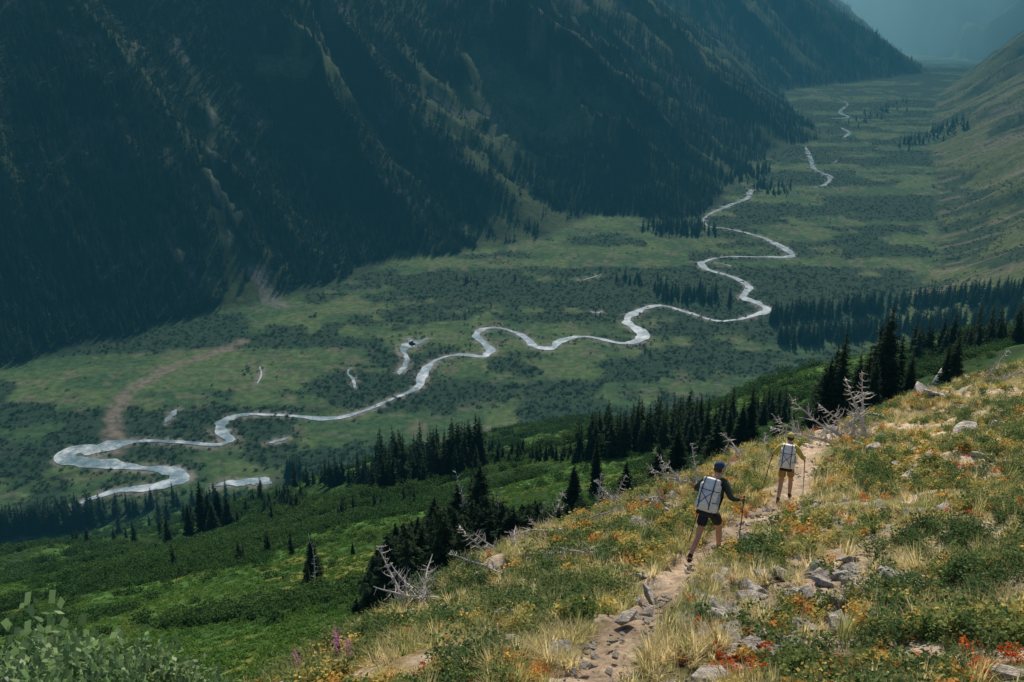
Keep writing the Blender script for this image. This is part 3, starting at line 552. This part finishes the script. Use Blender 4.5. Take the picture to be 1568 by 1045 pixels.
def hiker(px,py,heading,jacket,shorts,cap,capcol2,pose,sc_=1.0):
    X_,Y_=sight(px,py);E_=link(bpy.data.objects.new('hiker',None));E_.empty_display_size=.3
    h_=math.radians(heading);E_.location=(X_,Y_,hz(X_,Y_));E_.rotation_euler=(0,0,-h_);E_.scale=(sc_,sc_,sc_)
    f=Vector((math.sin(h_),math.cos(h_)));rt_=Vector((math.cos(h_),-math.sin(h_)))
    def gz(lx,ly): return (hz(X_+(rt_.x*lx+f.x*ly)*sc_,Y_+(rt_.y*lx+f.y*ly)*sc_)-.07-hz(X_,Y_))/sc_
    sL,sR=pose['L'],pose['R'];aL=(sL[0],sL[1],gz(*sL[:2])+.09+sL[2]);aR=(sR[0],sR[1],gz(*sR[:2])+.09+sR[2])
    pz=pose['pz'];ln=pose['lean']
    wa=(0,ln*.25,pz+.15);ch=(0,ln*.7,pz+.36);nb=(0,ln,pz+.53);nk=(0,ln+.02,pz+.60);pel=(0,0,pz)
    hd=Vector((0,ln+.06,pz+.71))
    shL=(-.175,ln*.92,pz+.49);shR=(.175,ln*.92,pz+.49)
    hipL=(-.095,0,pz-.04);hipR=(.095,0,pz-.04)
    def knee(hp,an):
        m_=(Vector(hp)+Vector(an))/2;d_=(Vector(an)-Vector(hp));L=d_.length;off=math.sqrt(max(.0004,.44**2-(L/2)**2)) if L/2<.44 else .02
        n_=Vector((0,1,0))-d_.normalized()*d_.normalized().y;n_.normalize();return tuple(m_+n_*min(off,.22))
    kL=knee(hipL,aL);kR=knee(hipR,aR)
    haL,haR=Vector(pose['hL']),Vector(pose['hR'])
    def elbow(sh,ha,out):
        sh=Vector(sh);m_=(sh+ha)/2;d_=ha-sh;L=d_.length;off=math.sqrt(max(.001,.285**2-(L/2)**2));n_=Vector((out*.6,-.5,-.6));n_-=d_.normalized()*n_.dot(d_.normalized());n_.normalize();return m_+n_*off
    eL=elbow(shL,haL,-1);eR=elbow(shR,haR,1)
    ft=pose['toe'];tL=Vector(aL)+Vector((-.02,.15,-.055-ft[0]));tR=Vector(aR)+Vector((.02,.15,-.055-ft[1]))
    hlL=Vector(aL)+Vector((0,-.05,-.05));hlR=Vector(aR)+Vector((0,-.05,-.05))
    lerp=lambda a,b,t:tuple(Vector(a).lerp(Vector(b),t))
    V=[pel,wa,ch,nb,nk,(0,ln+.035,pz+.66),hipL,kL,lerp(kL,aL,.35),aL,tuple(tL),hipR,kR,lerp(kR,aR,.35),aR,tuple(tR),shL,tuple(eL),lerp(eL,haL,.35),tuple(haL),shR,tuple(eR),lerp(eR,haR,.35),tuple(haR)]
    Ed=[(0,1),(1,2),(2,3),(3,4),(4,5),(0,6),(6,7),(7,8),(8,9),(9,10),(0,11),(11,12),(12,13),(13,14),(14,15),(3,16),(16,17),(17,18),(18,19),(3,20),(20,21),(21,22),(22,23)]
    Rd=[.12,.115,.13,.075,.055,.05,.088,.058,.06,.038,.032,.088,.058,.06,.038,.032,.058,.04,.042,.026,.058,.04,.042,.026]
    skin('body',V,Ed,Rd,M_skin,E_)
    SV=[(0,0,pz-.0),wa,ch,nb,shL,tuple(eL),lerp(eL,haL,.9 if pose['long'] else .02),shR,tuple(eR),lerp(eR,haR,.9 if pose['long'] else .02)]
    skin('jacket' if pose['long'] else 'shirt',SV,[(0,1),(1,2),(2,3),(3,4),(4,5),(5,6),(3,7),(7,8),(8,9)],[(.15,.13),(.15,.125),(.17,.135),.085,.078,.055,.036,.078,.055,.036],jacket,E_)
    q=pose['sh'];skin('shorts',[(0,0,pz+.04),(0,0,pz-.02),hipL,lerp(hipL,kL,.5),lerp(hipL,kL,q),hipR,lerp(hipR,kR,.5),lerp(hipR,kR,q)],[(0,1),(1,2),(2,3),(3,4),(1,5),(5,6),(6,7)],[(.145,.125),(.145,.13),.105,.1,.095,.105,.1,.095],shorts,E_)
    for nm,a_,t_,hl in(('left',aL,tL,hlL),('right',aR,tR,hlR)):
        m_=(Vector(hl)+t_)/2
        skin(nm+'_shoe',[tuple(Vector(a_)),tuple(Vector(a_)+Vector((0,0,-.04))),tuple(hl),tuple(m_),tuple(t_),],[(0,1),(1,2),(1,3),(3,4)],[.048,.05,.042,.046,.036],M_shoe,E_,1,1)
        tubes(nm+'_sock',[([tuple(Vector(a_)),lerp(a_,kL if nm=='left' else kR,.16)],[.045,.045])],M_strap,E_)
    for nm,ha,el,sg,tip in(('left',haL,eL,-1,pose['pL']),('right',haR,eR,1,pose['pR'])):
        d_=(ha-el).normalized();pc=ha+d_*.055
        g0=gz(tip[0],tip[1]);tp=Vector((tip[0],tip[1],g0+.02));ax=(pc-tp).normalized()
        side=ax.cross(d_).normalized();Vh=[tuple(ha),tuple(pc)];Eh=[(0,1)];Rh=[(.022,.03),(.02,.034)]
        inn=side*(-sg)
        for k_ in range(4):
            b0=pc+ax*(.026-.018*k_)+inn*(-.012);Lf=(.95,1.05,1,.8)[k_];c1=b0+d_*.022*Lf;c2=c1+inn*.022*Lf;c3=c2-d_*.018*Lf
            i0=len(Vh);Vh+=[tuple(b0),tuple(c1),tuple(c2),tuple(c3)];Eh+=[(1,i0),(i0,i0+1),(i0+1,i0+2),(i0+2,i0+3)];Rh+=[.0095,.009,.0085,.0075]
        i0=len(Vh);th=pc+ax*.03-d_*.02;Vh+=[tuple(th+inn*.01),tuple(th+inn*.03+ax*.01),tuple(th+inn*.036+d_*.022+ax*.014)];Eh+=[(0,i0),(i0,i0+1),(i0+1,i0+2)];Rh+=[.013,.011,.009]
        skin(nm+'_hand',Vh,Eh,Rh,M_skin,E_,1)
        gp=pc+inn*.012
        tubes(nm+'_trekking_pole',[([tuple(tp),tuple(tp.lerp(gp,.5)),tuple(tp.lerp(gp,.5)),tuple(gp)],[.007,.008,.010,.010]),([tuple(gp-ax*.07),tuple(gp+ax*.07),tuple(gp+ax*.085)],[.015,.017,.008]),([tuple(tp+ax*.05),tuple(tp+ax*.055)],[.03,.03])],M_pole,E_)
    def hf(c):
        x_,y_,z_=c
        if z_<0: k_=1+.32*z_;x_*=k_;y_*=(1+.12*z_)
        if y_>0.2: x_*=.96
        if abs(x_)<.22 and y_>.8 and -.35<z_<.08: y_+=.14*(1-abs(x_)/.22)
        return (x_,y_,z_)
    HE=link(bpy.data.objects.new('head',None),E_);HE.location=hd;HE.rotation_euler=(-.12,0,pose['turn'])
    ball('skull',(0,0,0),(.075,.095,.118),M_skin,HE,hf)
    for s_ in(-1,1):
        ball('ear',(s_*.076,-.005,-.005),(.012,.022,.033),M_skin,HE,seg=12);ball('eye',(s_*.03,.084,.005),(.013,.01,.009),M_eye,HE,seg=12)
    ball('nose',(0,.1,-.02),(.012,.017,.02),M_skin,HE,seg=12);ball('mouth',(0,.088,-.055),(.024,.008,.006),M_lip,HE,seg=12)
    ball('hair',(0,-.014,.004),(.080,.092,.116),M_hair,HE,lambda c:(c.x,min(c.y,.1) if c.z<.3 else c.y,max(c.z,-.5)))
    ball('cap',(0,-.004,.04),(.086,.106,.092),cap,HE,lambda c:(c.x,c.y,max(c.z,-.05)))
    rbox('cap_brim',(0,.125,.04),(.13,.1,.012),cap,HE,.005,(-.15,0,0))
    tilt=-math.atan2(ln,.5);PE=link(bpy.data.objects.new('backpack',None),E_);PE.location=(0,ln*.55-.235,pz+.32);PE.rotation_euler=(tilt,0,0)
    rbox('pack_body',(0,0,0),(.32,.23,.50),M_pack,PE,.07,taper=1.06)
    rbox('roll_top',(0,.0,.28),(.29,.17,.12),M_pack,PE,.05);rbox('front_pocket',(0,-.12,-.06),(.24,.07,.28),capcol2,PE,.03)
    rbox('left_side_pocket',(-.16,0,-.15),(.06,.15,.18),M_pack,PE,.025);rbox('right_side_pocket',(.16,0,-.15),(.06,.15,.18),M_pack,PE,.025)
    ball('water_bottle',(.175,0,-.02),(.035,.035,.12),simple('bottle',(.35,.45,.5),.3,.1,4),PE,seg=14)
    st=[]
    for s_ in(-1,1):
        st.append(([(s_*.10,-.165,-.2),(s_*.10,-.168,0),(s_*.10,-.128,.2),(s_*.09,-.09,.335),(s_*.09,.0,.352),(s_*.09,.06,.34)],[.009]*6))
        st.append(([(s_*.11,.1,.22),(s_*.13,.17,.27),(s_*.13,.30,.18),(s_*.13,.34,.0),(s_*.15,.2,-.16),(s_*.15,.1,-.2)],[.022]*6))
        st.append(([(s_*.178,.0,.13),(s_*.172,-.09,.13),(s_*.11,-.132,.13),(0,-.136,.13)],[.006]*4))
        st.append(([(s_*.10,-.166,-.13),(s_*.05,-.168,-.06),(0,-.168,.0),(-s_*.05,-.166,.05),(-s_*.10,-.150,.10)],[.005]*5))
        st.append(([(s_*.19,.0,-.07),(s_*.185,-.07,-.07),(s_*.13,-.14,-.07)],[.006]*3))
    st.append(([(-.14,.1,-.26),(-.16,.28,-.29),(0,.38,-.31),(.16,.28,-.29),(.14,.1,-.26)],[.022]*5))
    tubes('pack_straps',st,M_strap,PE);rbox('foam_pad_roll',(0,-.03,-.285),(.29,.11,.08),M_strap,PE,.035)
    return E_
J1=simple('dark_green_jacket',(.035,.05,.034),.8,.25,14,.3);S1=simple('navy_shorts',(.02,.026,.04),.8,.2,14);C1=simple('navy_cap',(.02,.05,.11),.8,.15,14)
J2=simple('mustard_shirt',(.55,.45,.09),.8,.2,14,.3);S2=simple('ochre_shorts',(.40,.23,.07),.8,.15,14);C2=simple('olive_cap',(.50,.42,.13),.8,.15,14)
H1=hiker(1082,848,34,J1,S1,C1,M_pack,dict(L=(-.13,-.46,.05),R=(.10,.30,0),pz=.87,lean=.22,hL=(-.30,.36,1.02),hR=(.44,.30,1.08),pL=(-.40,.0),pR=(.52,.12),toe=(.04,-.0),long=True,sh=.62,turn=-.25),1.06)
H2=hiker(1200,764,22,J2,S2,C2,M_pack,dict(L=(-.12,-.16,.0),R=(.11,.20,0),pz=.89,lean=.10,hL=(-.38,.28,1.04),hR=(.36,.28,1.02),pL=(-.62,.1),pR=(.45,.0),toe=(.0,.0),long=True,sh=.62,turn=.1),1.03)

# ------------------------------------------------------------ haze, light, camera
def haze_glow_box(name,lo,hi,dens,colr,stren):
    bm=bmesh.new();bmesh.ops.create_cube(bm,size=1);me=bpy.data.meshes.new(name);bm.to_mesh(me);bm.free()
    ob=link(bpy.data.objects.new(name,me));ob.location=[(a+b_)/2 for a,b_ in zip(lo,hi)];ob.scale=[b_-a for a,b_ in zip(lo,hi)]
    m,nt,o=newmat(name);ab=N(nt,'ShaderNodeVolumeAbsorption');ab.inputs['Color'].default_value=(0,0,0,1);ab.inputs['Density'].default_value=dens
    em=N(nt,'ShaderNodeEmission');em.inputs['Color'].default_value=(*colr,1);em.inputs['Strength'].default_value=dens*stren  # emission stands in for skylight scattered by the haze
    ad=N(nt,'ShaderNodeAddShader');nt.links.new(ab.outputs[0],ad.inputs[0]);nt.links.new(em.outputs[0],ad.inputs[1]);nt.links.new(ad.outputs[0],o.inputs['Volume']);me.materials.append(m)
haze_glow_box('valley_haze_glow',(-9500,-500,-60),(9500,15000,520),.00017,(.024,.112,.162),1.0)  # self-glowing volume imitates the blue in-scattered light along the valley
haze_glow_box('distant_haze_glow',(1200,5200,-50),(9000,14900,510),.00018,(.55,1.0,1.1),1.8)  # second glowing volume, brighter, paints the pale far haze
SA,SE=math.radians(10),math.radians(38)
sun=bpy.data.lights.new('sun','SUN');sun.energy=5.0;sun.angle=math.radians(.5);sun.color=(1,.89,.71);so=link(bpy.data.objects.new('sun',sun))
sv=Vector((math.sin(SA)*math.cos(SE),math.cos(SA)*math.cos(SE),math.sin(SE)));so.rotation_euler=sv.to_track_quat('Z','Y').to_euler();so.location=(0,0,900)
wd=bpy.data.worlds.new('World');scene.world=wd;wd.use_nodes=True;nt=wd.node_tree;nt.nodes.clear()
sk=nt.nodes.new('ShaderNodeTexSky');sk.sky_type='NISHITA';sk.sun_disc=False;sk.sun_elevation=SE;sk.sun_rotation=SA
bg=nt.nodes.new('ShaderNodeBackground');bg.inputs['Strength'].default_value=.125;wo=nt.nodes.new('ShaderNodeOutputWorld');nt.links.new(sk.outputs[0],bg.inputs[0]);nt.links.new(bg.outputs[0],wo.inputs[0])
scene.view_settings.view_transform='Standard';scene.view_settings.look='None';scene.view_settings.exposure=0
cam=bpy.data.cameras.new('camera');cam.lens=35;cam.sensor_width=36;cam.clip_start=.1;cam.clip_end=40000
co=link(bpy.data.objects.new('camera',cam));co.location=(0,0,CAMZ);co.rotation_euler=(math.pi/2-PITCH,0,0);scene.camera=co
